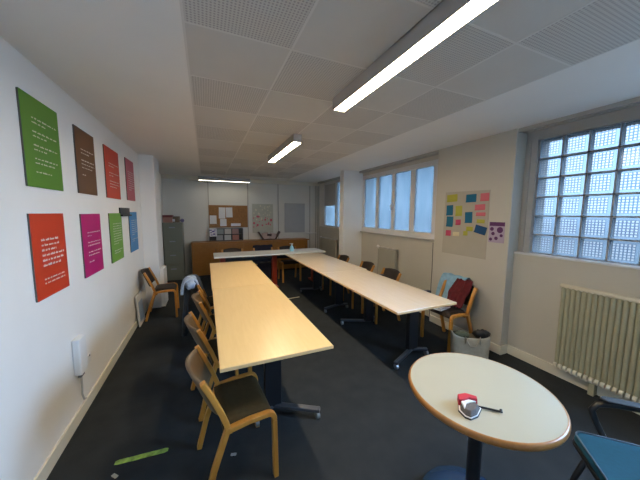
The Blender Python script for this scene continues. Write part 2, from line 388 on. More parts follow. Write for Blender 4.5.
# ------------------------------------------------------------------ posters on the left wall
def text_bars(bm, x, rows, y0, y1, ztop, seed):
    rnd = random.Random(seed)
    for kind, dz, frac in rows:
        z = ztop-dz; y = y0; end = y0+(y1-y0)*frac; h = .0125 if kind == 'b' else .008
        while y < end-.01:
            w = rnd.uniform(.016, .055); w = min(w, end-y)
            k = max(1, int(w/.010))
            for i in range(k):
                hh = h*rnd.choice((.75, .75, 1.0, 1.15)); a = y+i*w/k
                box(bm, (x-.0004, a, z), (x+.0006, a+w/k*.72, z+hh), mi=1)
            y += w+.011
def poster(name_, y0, y1, z0, z1, m, rows, label, seed):
    t = thing('wall_poster', label, 'poster', (XL, (y0+y1)/2, z0), group='colour posters on the left wall')
    hy = (y1-y0)/2; h = z1-z0
    bx('poster_board', (.001, -hy, 0), (.010, hy, h), M['edge'], t)
    b = BM(); box(b, (.010, -hy, 0), (.0112, hy, h)); text_bars(b, .0116, rows, -hy+.10*(y1-y0)/.42, hy-.02, h, seed); obj('printed_face', b, [m, M['text']], t)
para = lambda z, n, step, k='s', last=.5: [(k, z+i*step, .95 if i < n-1 else last) for i in range(n)]
rowsA = para(.13, 2, .026) + para(.21, 2, .026) + para(.29, 2, .026) + para(.37, 2, .026, last=.75) + [('s', .45, .6)]
poster('g', 2.085, 2.505, 1.745, 2.285, M['pgreen'], rowsA, 'dark green poster, top row, leftmost, nearest the camera on the white wall', 1)
poster('b', 2.765, 3.165, 1.75, 2.285, M['pbrown'], para(.17, 2, .03, last=.6)+para(.26, 3, .03, last=.8)+[('s', .38, .3)], 'brown poster, top row, between the dark green and the red posters', 2)
poster('r', 3.44, 3.925, 1.747, 2.288, M['pred'], para(.17, 2, .03, last=.5)+para(.27, 2, .03, last=.4)+para(.36, 3, .03, last=.7), 'red poster, top row, third from the camera, right of the brown one', 3)
poster('p', 4.235, 4.65, 1.755, 2.305, M['ppink'], para(.17, 9, .03), 'dusty pink poster, top row, farthest from the camera', 4)
poster('r2', 2.065, 2.465, 1.06, 1.586, M['pred2'], [('b', .17+.032*i, f) for i, f in enumerate((.72, .8, .6, .95, .9, .75))]+para(.415, 2, .025, last=.9), 'large orange red poster, bottom row, nearest the camera', 5)
poster('m', 2.755, 3.18, 1.046, 1.58, M['pmag'], para(.165, 2, .028, last=.3)+para(.25, 2, .028, last=.95)+para(.335, 2, .028, last=.8)+[('s', .42, .4)], 'magenta poster, bottom row, second from the camera', 6)
poster('g2', 3.45, 3.89, 1.047, 1.583, M['pgreen2'], para(.12, 9, .028)+para(.42, 2, .026, last=.7), 'leaf green poster, bottom row, between the magenta and the blue posters', 7)
poster('bl', 4.245, 4.67, 1.053, 1.598, M['pblue'], para(.12, 8, .028)+para(.38, 2, .026, last=.4), 'blue poster, bottom row, farthest from the camera', 8)
t = thing('wall_bracket', 'small black bracket on the white wall above the gap between green and blue posters', 'wall bracket', (XL, 4.07, 1.545))
bx('back_plate', (0, -.22, 0), (.012, .22, .105), M['black'], t, .002); bx('ledge', (.012, -.22, 0), (.035, .22, .02), M['black'], t, .002)

# wall box with cable
t = thing('wall_telephone_box', 'white upright plastic box on the left wall just above the baseboard', 'wall box', (XL, 2.49, .37))
bx('case', (0, -.06, 0), (.05, .06, .28), M['whiteplastic'], t, .01)
bx('plug', (.01, -.03, -.03), (.035, .03, 0), M['greyplastic'], t, .004)
b = BM(); tube(b, [(.02, 0, -.02), (.02, .005, -.10), (.018, .0, -.18), (.016, .03, -.24), (.012, .075, -.262)], .0065, 8); obj('cable', b, M['trimgrey'], t, smooth=True)
t = thing('wall_socket', 'small white wall socket beside the white upright box', 'socket', (XL, 2.70, .375))
bx('plate', (0, -.035, -.035), (.008, .035, .035), M['whiteplastic'], t, .003); bx('outlet', (.008, -.008, .02), (.011, .008, .035), M['greyplastic'], t)

# ------------------------------------------------------------------ tables
def table(x0, x1, ya, yb, legs, colx, spl, label, top, grp):
    side = 1 if x0 < 1 else -1       # the long foot points to the aisle
    t = thing('folding_table', label, 'table', ((x0+x1)/2, (ya+yb)/2, 0), group=grp)
    cx, cy = (x0+x1)/2, (ya+yb)/2; hx, hy = (x1-x0)/2, (yb-ya)/2
    bx('tabletop', (-hx, -hy, .727), (hx, hy, .752), top, t, .004)
    bx('edge_band', (-hx-.0015, -hy-.0015, .730), (hx+.0015, hy+.0015, .748), M['beechedge'], t)
    bx('crossbeam', (colx-cx-.02, legs[0][0]-cy, .655), (colx-cx+.02, legs[1][0]-cy, .70), M['blackmet'], t, .003)
    for ly, s in legs:
        lx, yy = colx-cx, ly-cy
        b = BM(); box(b, (lx-.065, yy-.03, .07), (lx+.065, yy+.03, .70)); box(b, (lx-.24, yy-.025, .70), (lx+.24, yy+.025, .727))
        lg = obj('leg', b, M['blackmet'], t, .006)
        for sx in (-1, 1):
            d = Vector((sx*spl[0], s*spl[1], 0))*(1 if sx*side > 0 else .45); L = d.length
            b = BM(); box(b, (0, -.022, .055), (L, .022, .085))
            bmesh.ops.transform(b, matrix=Matrix.Translation((lx, yy, 0)) @ Matrix.Rotation(math.atan2(d.y, d.x), 4, 'Z'), verts=b.verts)
            obj('foot', b, M['footmet'], lg, .006)
            p = Vector((lx, yy, 0)) + d*.95
            b = BM(); tube(b, [(p.x-.012, p.y, .028), (p.x+.012, p.y, .028)], .028, 16); tube(b, [(p.x, p.y, .03), (p.x, p.y, .056)], .01, 8)
            obj('castor', b, M['steel'], lg)
    return t
GL = 'tables of the left row'; GR = 'tables of the window row'
table(.045, .73, 1.462, 3.098, ((1.96, -1), (2.75, 1)), .445, (.325, .20), 'beech table at the near end of the left row, beside the first brown chair', M['beech'], GL)
table(.04, .73, 3.102, 4.75, ((3.45, -1), (4.4, 1)), .43, (.325, .20), 'beech topped table at the far end of the left row, nearer the white table', M['beech'], GL)
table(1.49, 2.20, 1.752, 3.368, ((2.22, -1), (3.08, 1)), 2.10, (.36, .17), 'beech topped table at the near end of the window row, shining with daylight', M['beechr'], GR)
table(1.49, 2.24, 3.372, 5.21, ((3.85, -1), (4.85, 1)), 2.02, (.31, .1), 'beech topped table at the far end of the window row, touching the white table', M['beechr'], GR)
t = thing('white_table', 'long narrow white table across the far end on red legs', 'table', (1.29, 5.655, 0))
bx('tabletop', (-1.165, -.30, .722), (1.165, .30, .75), M['whitelam'], t, .003)
for lx in (-1.0, .06, 1.0):
    b = BM(); box(b, (lx-.05, -.06, .03), (lx+.05, .06, .72)); box(b, (lx-.04, -.27, 0), (lx+.04, .27, .04)); obj('leg', b, M['redmet'], t, .006)
bx('crossbeam', (-1.0, -.02, .60), (1.0, .02, .66), M['blackmet'], t)
# spray bottle on it
t = thing('spray_bottle', 'pale blue plastic bottle standing on the white table', 'bottle', (1.745, 5.62, .75))
b = BM(); lathe(b, [(0, 0), (.042, 0), (.045, .02), (.045, .075), (.03, .11), (.016, .13), (.016, .145), (0, .145)], 20); obj('body', b, M['bottle'], t, smooth=True)
b = BM(); box(b, (-.014, -.012, .145), (.03, .012, .178)); box(b, (-.05, -.008, .16), (-.014, .008, .176)); obj('spray_head', b, M['whiteplastic'], t, .003)

# round table
RC = (1.226, .820)
t = thing('round_table', 'round cream table with a wooden rim on a black pedestal', 'table', (*RC, 0))
b = BM(); lathe(b, [(0, .741), (.324, .741), (.324, .712), (0, .712)], 72); obj('tabletop', b, M['cream'], t)
b = BM(); lathe(b, [(.324, .7415)] + [(.325+.0105*math.cos(a), .7255+.016*math.sin(a)) for a in [math.radians(80-16*i) for i in range(11)]] + [(.324, .7095)], 72); obj('wood_rim', b, M['rimwood'], t, smooth=True)
b = BM(); lathe(b, [(0, .03), (.032, .03), (.032, .70), (.10, .71), (.10, .7119), (0, .7119)], 28); obj('pedestal', b, M['blackmet'], t, smooth=False)
b = BM(); lathe(b, [(0, 0), (.250, 0), (.258, .02), (.249, .05), (.17, .068), (.05, .078), (0, .078)], 56); obj('base_disc', b, M['basemet'], t, smooth=True)
# pouch and stick on it
t = thing('small_pouch', 'small red, grey and white pouch lying on the round cream table', 'pouch', (1.032, .735, .7415), 0)
poly = [(.005, .062), (.045, .052), (.078, .018), (.066, -.03), (.0, -.058), (-.05, -.058), (-.064, -.035), (-.055, .01)]
b = BM(); prism(b, poly, 0, .007); obj('sole', b, M['rubber'], t, .002)
b = BM(); prism(b, [(x*.95, y*.95) for x, y in poly], .007, .010); obj('white_band', b, M['paper'], t)
b = BM(); prism(b, [(x*.86-.002, y*.86-.004) for x, y in poly], .010, .034, .72); obj('grey_body', b, mat('grey mesh cloth', (.10, .09, .085), .8, noise=.4, nscale=250), t, .004)
b = BM(); prism(b, [(-.03, .03), (.002, .066), (.05, .056), (.084, .012), (.066, -.006), (.035, .02), (-.005, .018)], .010, .044, .95); obj('red_flap', b, mat('red pouch cloth', (.50, .025, .045), .6), t, .004)
b = BM(); prism(b, [(-.05, -.02), (-.02, .026), (.03, .018), (.055, -.008), (.02, .0), (-.01, .002)], .030, .038, .9); obj('white_patch', b, M['paper'], t, .002)
t.scale = (.86, .86, .86)
t = thing('black_stick', 'thin black stick pointing away from the small red pouch on the round table', 'stick', (1.085, .722, .7415))
b = BM(); tube(b, [(-.004, .004, .0075), (.0315, -.026, .0065), (.064, -.056, .0055)], .0045, 10); obj('shaft', b, M['black'], t)
b = BM(); tube(b, [(.0615, -.0605, .0055), (.0685, -.0525, .012)], .0055, 10); obj('tip', b, M['black'], t)

# ------------------------------------------------------------------ bent beech chairs (local +x is the way the sitter faces)
def make_chair(name, label, loc, rz, group, back, seat):
    t = thing(name, label, 'chair', loc, rz, group)
    W = .230; th = .028; wd = .036
    for s in (-1, 1):
        y = s*(W-.018)
        b = BM(); ribbon(b, [(.200, y, 0), (.198, y, .15), (.194, y, .372)], wd, th); obj('leg', b, M['chairwood'], t, .004)
        b = BM(); ribbon(b, [(.194, y, .372)] + arc(.152, .382, .042, 0, 90, 5, y)[1:] + [(.05, y, .424), (-.075, y, .410)], wd, th); obj('seat_rail', b, M['chairwood'], t, .004)
        b = BM(); ribbon(b, [(-.200, y, 0), (-.148, y, .20), (-.075, y, .408), (-.070, y, .430)], wd, th+.002); obj('leg', b, M['chairwood'], t, .004)
        b = BM(); ribbon(b, [(-.070, y, .430), (-.101, y, .52), (-.146, y, .63), (-.190, y, .722)], wd, th); obj('back_post', b, M['chairwood'], t, .004)
    bx('crossbar', (-.07, -W+.03, .37), (-.045, W-.03, .405), M['chairwood'], t, .003)
    # padded seat
    def up(u, v):
        x = -.095+u*.290; y = (v-.5)*2*(W-.036)
        ex = min(1, (1-abs(2*u-1))*5); ey = min(1, (1-abs(2*v-1))*5)
        dip = -.05*max(0, u-.86)/.14
        return (x, y, .420+.030*(ex*ey)**.5 + dip*.5)
    b = BM(); grid(b, up, 14, 14)
    ext = bmesh.ops.extrude_face_region(b, geom=b.faces[:]); vs = [e for e in ext['geom'] if isinstance(e, bmesh.types.BMVert)]
    for v in vs: v.co.z = .398 if v.co.x < .15 else .390
    obj('seat', b, seat, t, smooth=True)
    # curved backrest, bulging away from the sitter
    def bk(u, v):
        y = (u-.5)*2*(W-.037); k = 1-(2*u-1)**2
        z = .49+v*.245 - .018*(1-k)*(1 if v > .5 else -1)*abs(2*v-1)**2
        x = -.090-(z-.45)*.400 - .050*k
        return (x, y, z)
    b = BM(); grid(b, bk, 14, 8); obj('backrest', b, back, t, smooth=True, solid=.016)
    return t
GLC = 'beech chairs along the left table row'
c1 = make_chair('beech_chair', 'brown padded beech chair nearest the camera, at the near corner of the left row', (.125, 1.645, 0), math.radians(5), GLC, M['brownback'], M['brownfab'])
dup(c1, (.072, 2.345, 0), math.radians(10), 'second brown beech chair from the camera along the left row, slightly turned', GLC)
dup(c1, (.10, 2.985, 0), math.radians(3), 'third brown beech chair from the camera on the left row, before the one with clothes', GLC)
dup(c1, (.06, 3.69, 0), math.radians(4), 'fourth brown beech chair on the left row, hung with a scarf and dark coat', GLC)
c2 = make_chair('dark_beech_chair', 'dark backed beech chair nearest the camera behind the window row tables', (2.44, 3.27, 0), PI-.08, 'dark chairs behind the window row', M['darkfab'], M['darkfab'])
dup(c2, (-.66, 4.67, 0), math.radians(2), 'dark padded beech chair standing alone against the left wall under the blue poster', None)
dup(c2, (2.44, 3.93, 0), PI-.10, 'middle one of three dark backed chairs behind the window row, before the small radiator', 'dark chairs behind the window row')
dup(c2, (2.40, 4.74, 0), PI-.05, 'farthest dark backed chair behind the window row, beside the white column', 'dark chairs behind the window row')
dup(c2, (2.745, 2.30, 0), PI, 'beech chair by the wall under the sticky note sheet, covered with clothes', None)
GB = 'dark chairs behind the white table'
dup(c2, (.53, 6.0, 0), -PI/2, 'leftmost dark chair behind the white table, below the cork board', GB, (1, 1, 1.08))
dup(c2, (1.22, 6.02, 0), -PI/2, 'dark chair behind the middle of the white table, piled with a black coat', GB, (1, 1, 1.08))
dup(c2, (1.80, 6.0, 0), -PI/2, 'dark chair with its pale front legs seen under the white table, behind the blue bottle', GB, (1, 1, 1.08))

def lump(name, label, cat, loc, r, m, seed, rz=0):
    rnd = random.Random(seed); b = BM(); bmesh.ops.create_icosphere(b, subdivisions=3, radius=1)
    ph = [rnd.uniform(0, 6) for _ in range(4)]
    for v in b.verts:
        k = 1+.16*math.sin(v.co.x*6+ph[0])*math.sin(v.co.y*7+ph[1])+.08*math.sin(v.co.z*11+v.co.x*7+ph[2])
        v.co = Vector((v.co.x*r[0]*k, v.co.y*r[1]*k, v.co.z*r[2]*k))
    o = obj(name, b, m, None, smooth=True); o.location = loc; o.rotation_euler = (0, 0, rz); return tag(o, label, cat)
# ------------------------------------------------------------------ clothes
def drape(name, label, cat, path, w, loc, rz, m, seed, amp=.012, nv=14, ragged=.06, taper=0, thick=.008):
    # cloth hung over a chair back: path is a list of (x, z) from front hem over the top to rear hem
    rnd = random.Random(seed); ph = [rnd.uniform(0, 6) for _ in range(6)]
    L = [0]
    for a, b_ in zip(path, path[1:]): L.append(L[-1]+math.hypot(b_[0]-a[0], b_[1]-a[1]))
    def at(s):
        s *= L[-1]
        for i in range(len(path)-1):
            if s <= L[i+1]+1e-9:
                f = (s-L[i])/max(1e-9, L[i+1]-L[i]); return (path[i][0]+f*(path[i+1][0]-path[i][0]), path[i][1]+f*(path[i+1][1]-path[i][1]))
        return path[-1]
    def f(u, v):
        e = ragged*(math.sin(v*7+ph[0])*.5+math.sin(v*13+ph[1])*.3)
        s = min(1, max(0, .5+(u-.5)*(1-abs(e))+e*.3))
        x, z = at(s)
        hang = abs(2*u-1)
        sg = -1 if s > .5 else 1
        k = amp*(math.sin(v*22+ph[2])+.6*math.sin(v*37+u*5+ph[3]))*(.3+hang)
        y = (v-.5)*w*(1-taper*hang)+.01*math.sin(u*9+ph[4])
        return (x+sg*abs(k), y, z+.006*math.sin(v*17+ph[5]))
    b = BM(); grid(b, f, 28, nv)
    o = obj(name, b, m, None, smooth=True, solid=thick, sub=1); o.location = loc; o.rotation_euler = (0, 0, rz)
    return tag(o, label, cat)
# chair back top in chair space: x about -.19, z .735
over = lambda zf, zr, lift=0.0: [(-.115+.0, zf), (-.14, .60), (-.16, .70), (-.175, .755+lift), (-.215, .775+lift), (-.262, .755+lift), (-.275, .68), (-.28, .5), (-.285, zr)]
drape('dark_coat', 'dark slate coat hanging down behind the fourth chair of the left row', 'coat', [(-.165, .62), (-.19, .70), (-.205, .76), (-.235, .775), (-.29, .75), (-.31, .6), (-.325, .35), (-.335, .07)], .34, (.06, 3.69, 0), math.radians(4), M['slate'], 3, .02, thick=.05)
sc = drape('pale_scarf', 'pale grey blue scarf thrown over the top of the dark coat on the fourth chair', 'scarf', [(-.15, .58), (-.165, .66), (-.185, .745), (-.205, .79), (-.27, .795), (-.315, .765), (-.33, .70), (-.335, .60)], .20, (.055, 3.58, 0), math.radians(4), M['scarf'], 5, .016, thick=.02)
lp = lump('scarf_fold', '', '', (-.255, -.085, .735), (.055, .045, .060), M['scarf'], 8); lp.parent = sc
del lp['label']; del lp['category']
drape('navy_sweater', 'dark navy sweater under the red one on the clothes covered chair', 'sweater', [(-.15, .52), (-.18, .65), (-.20, .735), (-.225, .765), (-.272, .757), (-.287, .68), (-.29, .48)], .26, (2.745, 2.34, 0), PI, M['navy'], 12, .008, ragged=.02)
drape('light_blue_jacket', 'light blue jacket over the far side of the clothes covered chair', 'jacket', [(-.10, .47), (-.155, .62), (-.19, .74), (-.215, .80), (-.255, .805), (-.288, .78), (-.293, .68), (-.296, .42)], .36, (2.745, 2.42, 0), PI, M['ltblue'], 11, .014)
drape('red_sweater', 'dark red sweater on the front of the clothes covered chair', 'sweater', [(-.01, .475), (-.04, .50), (-.075, .55), (-.105, .64), (-.135, .72), (-.165, .765), (-.20, .785)], .26, (2.745, 2.25, 0), PI, M['crimson'], 13, .024, thick=.016, taper=.2)
drape('black_coat', 'black coat heaped over the chair behind the middle of the white table', 'coat', [(.225, .12), (.225, .40), (.17, .475), (-.05, .49), (-.12, .56), (-.17, .68), (-.20, .80), (-.24, .845), (-.29, .83), (-.31, .70), (-.32, .40)], .46, (1.22, 6.02, 0), -PI/2, M['navy'], 21, .014)

for nm, lb, loc, sz, m, r in (('magazine', 'grey magazine lying on the seat of the clothes covered chair', (2.60, 2.30, .4515), (.20, .15, .02), M['greysheet'], .2), ('book', 'brown red book lying on the grey magazine on the clothes covered chair', (2.61, 2.27, .4725), (.15, .11, .02), mat('brown red cover', (.22, .05, .02), .5), -.15)):
    t = thing(nm, lb, nm, loc, r); hx, hy = sz[0]/2, sz[1]/2
    bx('cover', (-hx, -hy, 0), (hx, hy, .003), m, t); bx('pages', (-hx+.004, -hy+.004, .003), (hx-.002, hy-.004, sz[2]-.003), M['paper'], t); bx('cover', (-hx, -hy, sz[2]-.003), (hx, hy, sz[2]), m, t)
# handbag on the floor
t = thing('tote_bag', 'grey beige tote bag standing on the floor behind the round table', 'bag', (2.63, 1.90, 0), math.radians(-32))
def bagwall(u, v):
    a = 2*PI*u; r = 1+.10*v; c, s_ = math.cos(a), math.sin(a); e = .5
    x = .178*r*math.copysign(abs(c)**e, c); y = .078*(1-.25*v)*math.copysign(abs(s_)**e, s_)
    return (x, y, .004+v*.285 + (.022*math.cos(2*a) if v > .95 else 0))
b = BM(); grid(b, bagwall, 40, 8); bmesh.ops.remove_doubles(b, verts=b.verts, dist=.0005)
bot = sorted([v for v in b.verts if v.co.z < .006], key=lambda v: math.atan2(v.co.y, v.co.x)); b.faces.new(bot)
obj('bag_body', b, M['tote'], t, smooth=True, solid=.006)
for s in (-1, 1):
    y = s*.068; b = BM(); tube(b, [(-.075, y*1.17, .21), (-.073, y*1.0, .285), (-.055, y*1.15, .235), (-.03, y*1.35, .185), (.03, y*1.35, .185), (.055, y*1.15, .235), (.073, y*1.0, .285), (.075, y*1.17, .21)], .006, 8)
    obj('handle', b, M['tote'], t, smooth=True)
b = BM(); lathe(b, [(0, 0), (.006, 0), (.006, .003), (0, .003)], 12); bmesh.ops.transform(b, matrix=Matrix.Translation((-.075, -.088, .265)) @ Matrix.Rotation(PI/2, 4, 'X'), verts=b.verts); obj('clasp', b, M['chrome'], t)
lump('rolled_scarf', 'dark scarf poking out of the right side of the tote bag', 'scarf', (2.715, 1.83, .30), (.085, .04, .05), M['black'], 4, math.radians(-38))
lump('folded_shawl', 'dull green shawl stuffed in the left side of the tote bag', 'shawl', (2.55, 1.955, .27), (.08, .04, .045), mat('dull green cloth', (.12, .13, .08), .9), 9, math.radians(-38))

# plastic carrier leaning on the wall behind the lone chair
t = thing('paper_carrier', 'white and blue flat carrier leaning on the left wall behind the lone chair', 'bag', (XL+.014, 4.40, 0))
rt = Matrix.Rotation(math.radians(-7), 3, 'Y')
bx('carrier_side', (.014, -.16, .002), (.034, .16, .44), M['paper'], t, .004, Matrix.Rotation(math.radians(-3), 3, 'Y'))
bx('blue_print', (.0335, -.12, .06), (.0365, .10, .34), flat('pale blue print', (.30, .42, .62), .5), t, 0, Matrix.Rotation(math.radians(-3), 3, 'Y'))

# ------------------------------------------------------------------ teal armchair at the corner
t = thing('teal_armchair', 'teal padded armchair with black arms in the near right corner', 'chair', (1.735, .315, 0), math.radians(135))
def rr(x0, x1, ya, yb, r, n=5):
    # rounded trapezoid: half width ya at back x0, yb at front x1
    pts = []
    for cx, cy, a in ((x1-r, yb-r, 0), (x0+r, ya-r, 90), (x0+r, -ya+r, 180), (x1-r, -yb+r, 270)):
        pts += [(cx+r*math.cos(math.radians(a+90*i/n)), cy+r*math.sin(math.radians(a+90*i/n))) for i in range(n+1)]
    return pts
b = BM(); prism(b, rr(-.22, .235, .245, .25, .04), .425, .468, .985); obj('seat', b, M['teal'], t, .012)
b = BM(); prism(b, rr(-.225, .238, .249, .254, .04), .405, .425, 1.0); obj('seat_shell', b, M['black'], t, .004)
b = BM(); tube(b, [Vector((x, y, .4685)) for x, y in rr(-.21, .23, .24, .245, .04)], .004, 8, True); obj('piping', b, mat('grey piping', (.08, .12, .17), .5), t)
for s in (-1, 1):
    b = BM(); y = s*.285
    pth = [(-.20, s*.23, .42), (-.20, y, .45), (-.22, y, .56), (-.19, y, .622), (-.10, y, .635), (.06, y, .63), (.125, y, .615), (.145, y, .58), (.125, y, .52), (.09, s*.27, .44), (.08, s*.23, .415)]
    tube(b, pth, .015, 10); ar = obj('armrest', b, M['black'], t, smooth=True)
    b = BM(); prism(b, [(-.17, y-.024), (.10, y-.024), (.12, y), (.10, y+.024), (-.17, y+.024)], .642, .656); obj('arm_pad', b, M['rubber'], ar, .005)
    b = BM(); tube(b, [(.17, s*.20, .41), (.21, s*.225, .22), (.245, s*.245, 0)], .013, 10); obj('leg', b, M['black'], t, smooth=True)
    b = BM(); tube(b, [(-.15, s*.18, .41), (-.20, s*.20, .22), (-.25, s*.225, 0)], .013, 10); obj('leg', b, M['black'], t, smooth=True)
b = BM(); grid(b, lambda u, v: (-.20-.10*v-.03*(1-(2*u-1)**2), (u-.5)*.42, .52+v*.33), 10, 8); obj('backrest', b, M['teal'], t, smooth=True, solid=.04)
for s in (-1, 1):
    b = BM(); tube(b, [(-.19, s*.12, .41), (-.23, s*.12, .50), (-.25, s*.12, .60)], .011, 8); obj('back_support', b, M['black'], t)

# ------------------------------------------------------------------ radiators
t = thing('column_radiator', 'large cream ribbed radiator under the glass block window', 'radiator', (3.12, .565, .0))
n = 40; pitch = .0373
for i in range(n):
    y = .76-i*pitch
    b = BM(); tube(b, [(-.030, y, .16), (-.030, y, .925)], .0172, 10)
    box(b, (-.026, y-.0186, .16), (.026, y+.0186, .93))
    obj('column', b, M['radiator'], t, smooth=False)
b = BM(); tube(b, [(-.028, .785, .930), (-.028, -.72, .930)], .021, 12); obj('top_header', b, M['trimwhite'], t, smooth=True)
b = BM()
for i in range(n): tube(b, [(-.044, .76-i*pitch-.0125, .148), (-.044, .76-i*pitch+.0125, .148)], .025, 10)
obj('bottom_header', b, M['trimwhite'], t, smooth=False)
for yy in (.5, -.5): bx('foot', (-.03, yy-.02, 0), (.03, yy+.02, .16), M['radiator'], t)
def panel_rad(loc, w, h, label, m):
    t = thing('panel_radiator', label, 'radiator', loc)
    bx('panel', (-.05, -w/2, .12), (.0, w/2, h), m, t, .008)
    bx('top_grille', (-.055, -w/2-.005, h), (.02, w/2+.005, h+.018), M['trimgrey'], t, .003)
    b = BM(); tube(b, [(-.02, w/2, h-.03), (-.02, w/2+.06, h-.03), (-.02, w/2+.06, .0)], .011, 8); obj('pipe', b, m, t)
    b = BM(); lathe(b, [(0, 0), (.022, 0), (.026, .02), (.024, .06), (0, .065)], 14); bmesh.ops.transform(b, matrix=Matrix.Translation((-.02, w/2+.04, h-.005)) @ Matrix.Rotation(-PI/3, 4, 'X'), verts=b.verts); obj('valve', b, M['whiteplastic'], t)
    for yy in (-w/2+.08, w/2-.08): bx('bracket', (0, yy-.015, .3), (.036, yy+.015, .34), m, t)
    return t
panel_rad((3.13, 3.99, 0), .47, .94, 'grey panel radiator under the four pane window', M['radgrey'])
panel_rad((3.15, 6.62, 0), .95, .88, 'grey panel radiator under the far window with the blind', M['radgrey'])
t = thing('heating_pipes', 'thin vertical heating pipes in the far right corner', 'pipe', (3.12, 7.38, 0))
b = BM(); tube(b, [(0, 0, 0), (0, 0, 2.40)], .014, 10); obj('riser', b, M['trimgrey'], t)
b = BM(); tube(b, [(-.07, 0, 0), (-.07, 0, 2.40)], .012, 10); obj('riser', b, M['trimgrey'], t)
b = BM(); tube(b, [(-.05, -.02, 1.0), (-.38, -.02, 1.0)], .012, 10); obj('branch', b, M['framewhite'], t)
b = BM(); tube(b, [(3.044, 2.872, 1.18), (3.046, 2.869, .8), (3.045, 2.874, .45), (3.044, 2.87, .01)], .005, 8)
tag(obj('wall_edge_shade', b, M['greyplastic'], smooth=True), 'dark line of shade down the wall edge beside the four pane window', 'cable')  # thin dark tube put in for the shade line at the wall edge

# ------------------------------------------------------------------ sheet with sticky notes, purple poster
t = thing('note_sheet', 'large beige paper sheet on the wall holding coloured sticky notes', 'sheet', (3.05, 2.385, 1.06))
b = BM(); q = ((.325, .002), (-.312, .0), (-.312, .822), (.31, .833))
v = [b.verts.new((x, y, z)) for x in (-.004, -.001) for y, z in q]
for f in ((0, 1, 2, 3), (7, 6, 5, 4), (0, 4, 5, 1), (1, 5, 6, 2), (2, 6, 7, 3), (3, 7, 4, 0)): b.faces.new([v[i] for i in f])
obj('paper', b, M['kraft'], t)
notes = [('teal', 2.306, 1.795, .139, .099), ('teal', 2.612, 1.648, .105, .137), ('teal', 2.602, 1.496, .105, .138), ('teal', 2.325, 1.556, .101, .137), ('navy', 2.158, 1.41, .148, .096), ('pink', 2.131, 1.8, .108, .094), ('pink', 2.183, 1.681, .13, .07), ('pink', 2.168, 1.598, .12, .044), ('rose', 2.472, 1.491, .077, .072), ('rose', 2.615, 1.341, .083, .076), ('lime', 2.583, 1.808, .161, .097), ('lime', 2.471, 1.639, .098, .133), ('lime', 2.303, 1.414, .09, .055), ('lime', 2.162, 1.514, .101, .044), ('lime', 2.356, 1.355, .062, .056), ('cream', 2.495, 1.336, .1, .054)]
nl = ['teal note at the top middle of the beige sheet', 'teal note in the left column of the sheet, the higher of two', 'teal note in the left column of the sheet, directly under another teal one',
      'teal note in the centre of the beige sheet, taller than wide', 'dark navy slanted note in the lower right of the sheet', 'pink note in the top right corner of the beige sheet', 'pink note on the right edge, second from the top',
      'narrow pink strip note on the right, third pink from the top', 'small rose note between the teal notes, lower middle', 'small rose note in the lower left corner of the notes', 'yellow green wide note in the top left corner of the sheet',
      'yellow green tall note beside the left teal column', 'yellow green note just left of the dark navy one', 'yellow green strip note just above the dark navy one', 'tiny yellow green square note lowest on the sheet', 'cream note beside the lower left rose note']
for (k, y, z, w, h), lb in zip(notes, nl):
    r = random.uniform(-.05, .05) + (.22 if k == 'navy' else 0)
    b = BM(); grid(b, lambda u, vv: (-.0015-.012*max(0, .35-vv)**2*4, (u-.5)*w, (vv-.5)*h), 2, 6)
    o = obj('sticky_note', b, M['n_'+k], solid=.0008); o.location = (3.043, y, z); o.rotation_euler = (r, 0, 0)
    tag(o, lb, 'sticky note', 'sticky notes on the beige sheet')
t = thing('purple_poster', 'small lilac poster with dark plum discs right of the note sheet', 'poster', (3.05, 1.968, 1.275))
b = BM(); box(b, (-.004, -.088, 0), (0, .088, .235)); box(b, (-.0055, -.088, .19), (-.004, .082, .235), mi=1)
for y, z, r in ((2.021, 1.43, .026), (2.005, 1.377, .024), (2.029, 1.311, .022), (1.967, 1.325, .024), (1.911, 1.359, .021), (1.929, 1.422, .041)):
    q = [b.verts.new((-.0055, y-1.968+r*.85*math.cos(a*PI/8), z-1.275+r*.85*math.sin(a*PI/8))) for a in range(16)]; b.faces.new(q).material_index = 1
obj('paper', b, [M['lilac'], M['plum']], t)

# ------------------------------------------------------------------ far end
t = thing('filing_cabinet', 'olive grey four drawer filing cabinet in the far left corner', 'cabinet', (-.72, 7.19, 0))
bx('carcass', (-.19, -.22, 0), (.21, .24, 1.36), M['cabinet'], t, .005)
for i in range(4):
    d = bx('drawer', (-.175, -.238, .05+i*.325), (.195, -.22, .05+i*.325+.31), M['cabinet'], t, .004)
    b = BM(); box(b, (-.06, -.250, .05+i*.325+.21), (.06, -.238, .05+i*.325+.235)); obj('handle', b, M['steel'], d, .003)
def pile(name, label, cat, lo, hi, m, n=1):
    o = thing(name, label, cat, ((lo[0]+hi[0])/2, (lo[1]+hi[1])/2, lo[2])); hx, hy, h = (hi[0]-lo[0])/2, (hi[1]-lo[1])/2, hi[2]-lo[2]
    return o, hx, hy, h
o, hx, hy, h = pile('document_box', '', 'box', (-.90, 7.0, 1.36), (-.71, 7.30, 1.53), None); o['label'] = 'dull red document box on top of the filing cabinet, at its left'
bx('box_body', (-hx, -hy, 0), (hx, hy, h*.7), mat('dull red card', (.42, .20, .15), .7), o, .003); bx('lid', (-hx-.003, -hy-.003, h*.7), (hx+.003, hy+.003, h), mat('brown red card', (.20, .05, .04), .7), o, .003)
o, hx, hy, h = pile('archive_box', '', 'box', (-.70, 7.02, 1.36), (-.575, 7.32, 1.50), None); o['label'] = 'dark brown archive box on top of the filing cabinet, right of the red one'
bx('box_body', (-hx, -hy, 0), (hx, hy, h), mat('dark brown card', (.17, .12, .075), .7), o, .003); bx('label_card', (-.07, -hy-.002, .02), (-.02, -hy, .08), M['paper'], o)
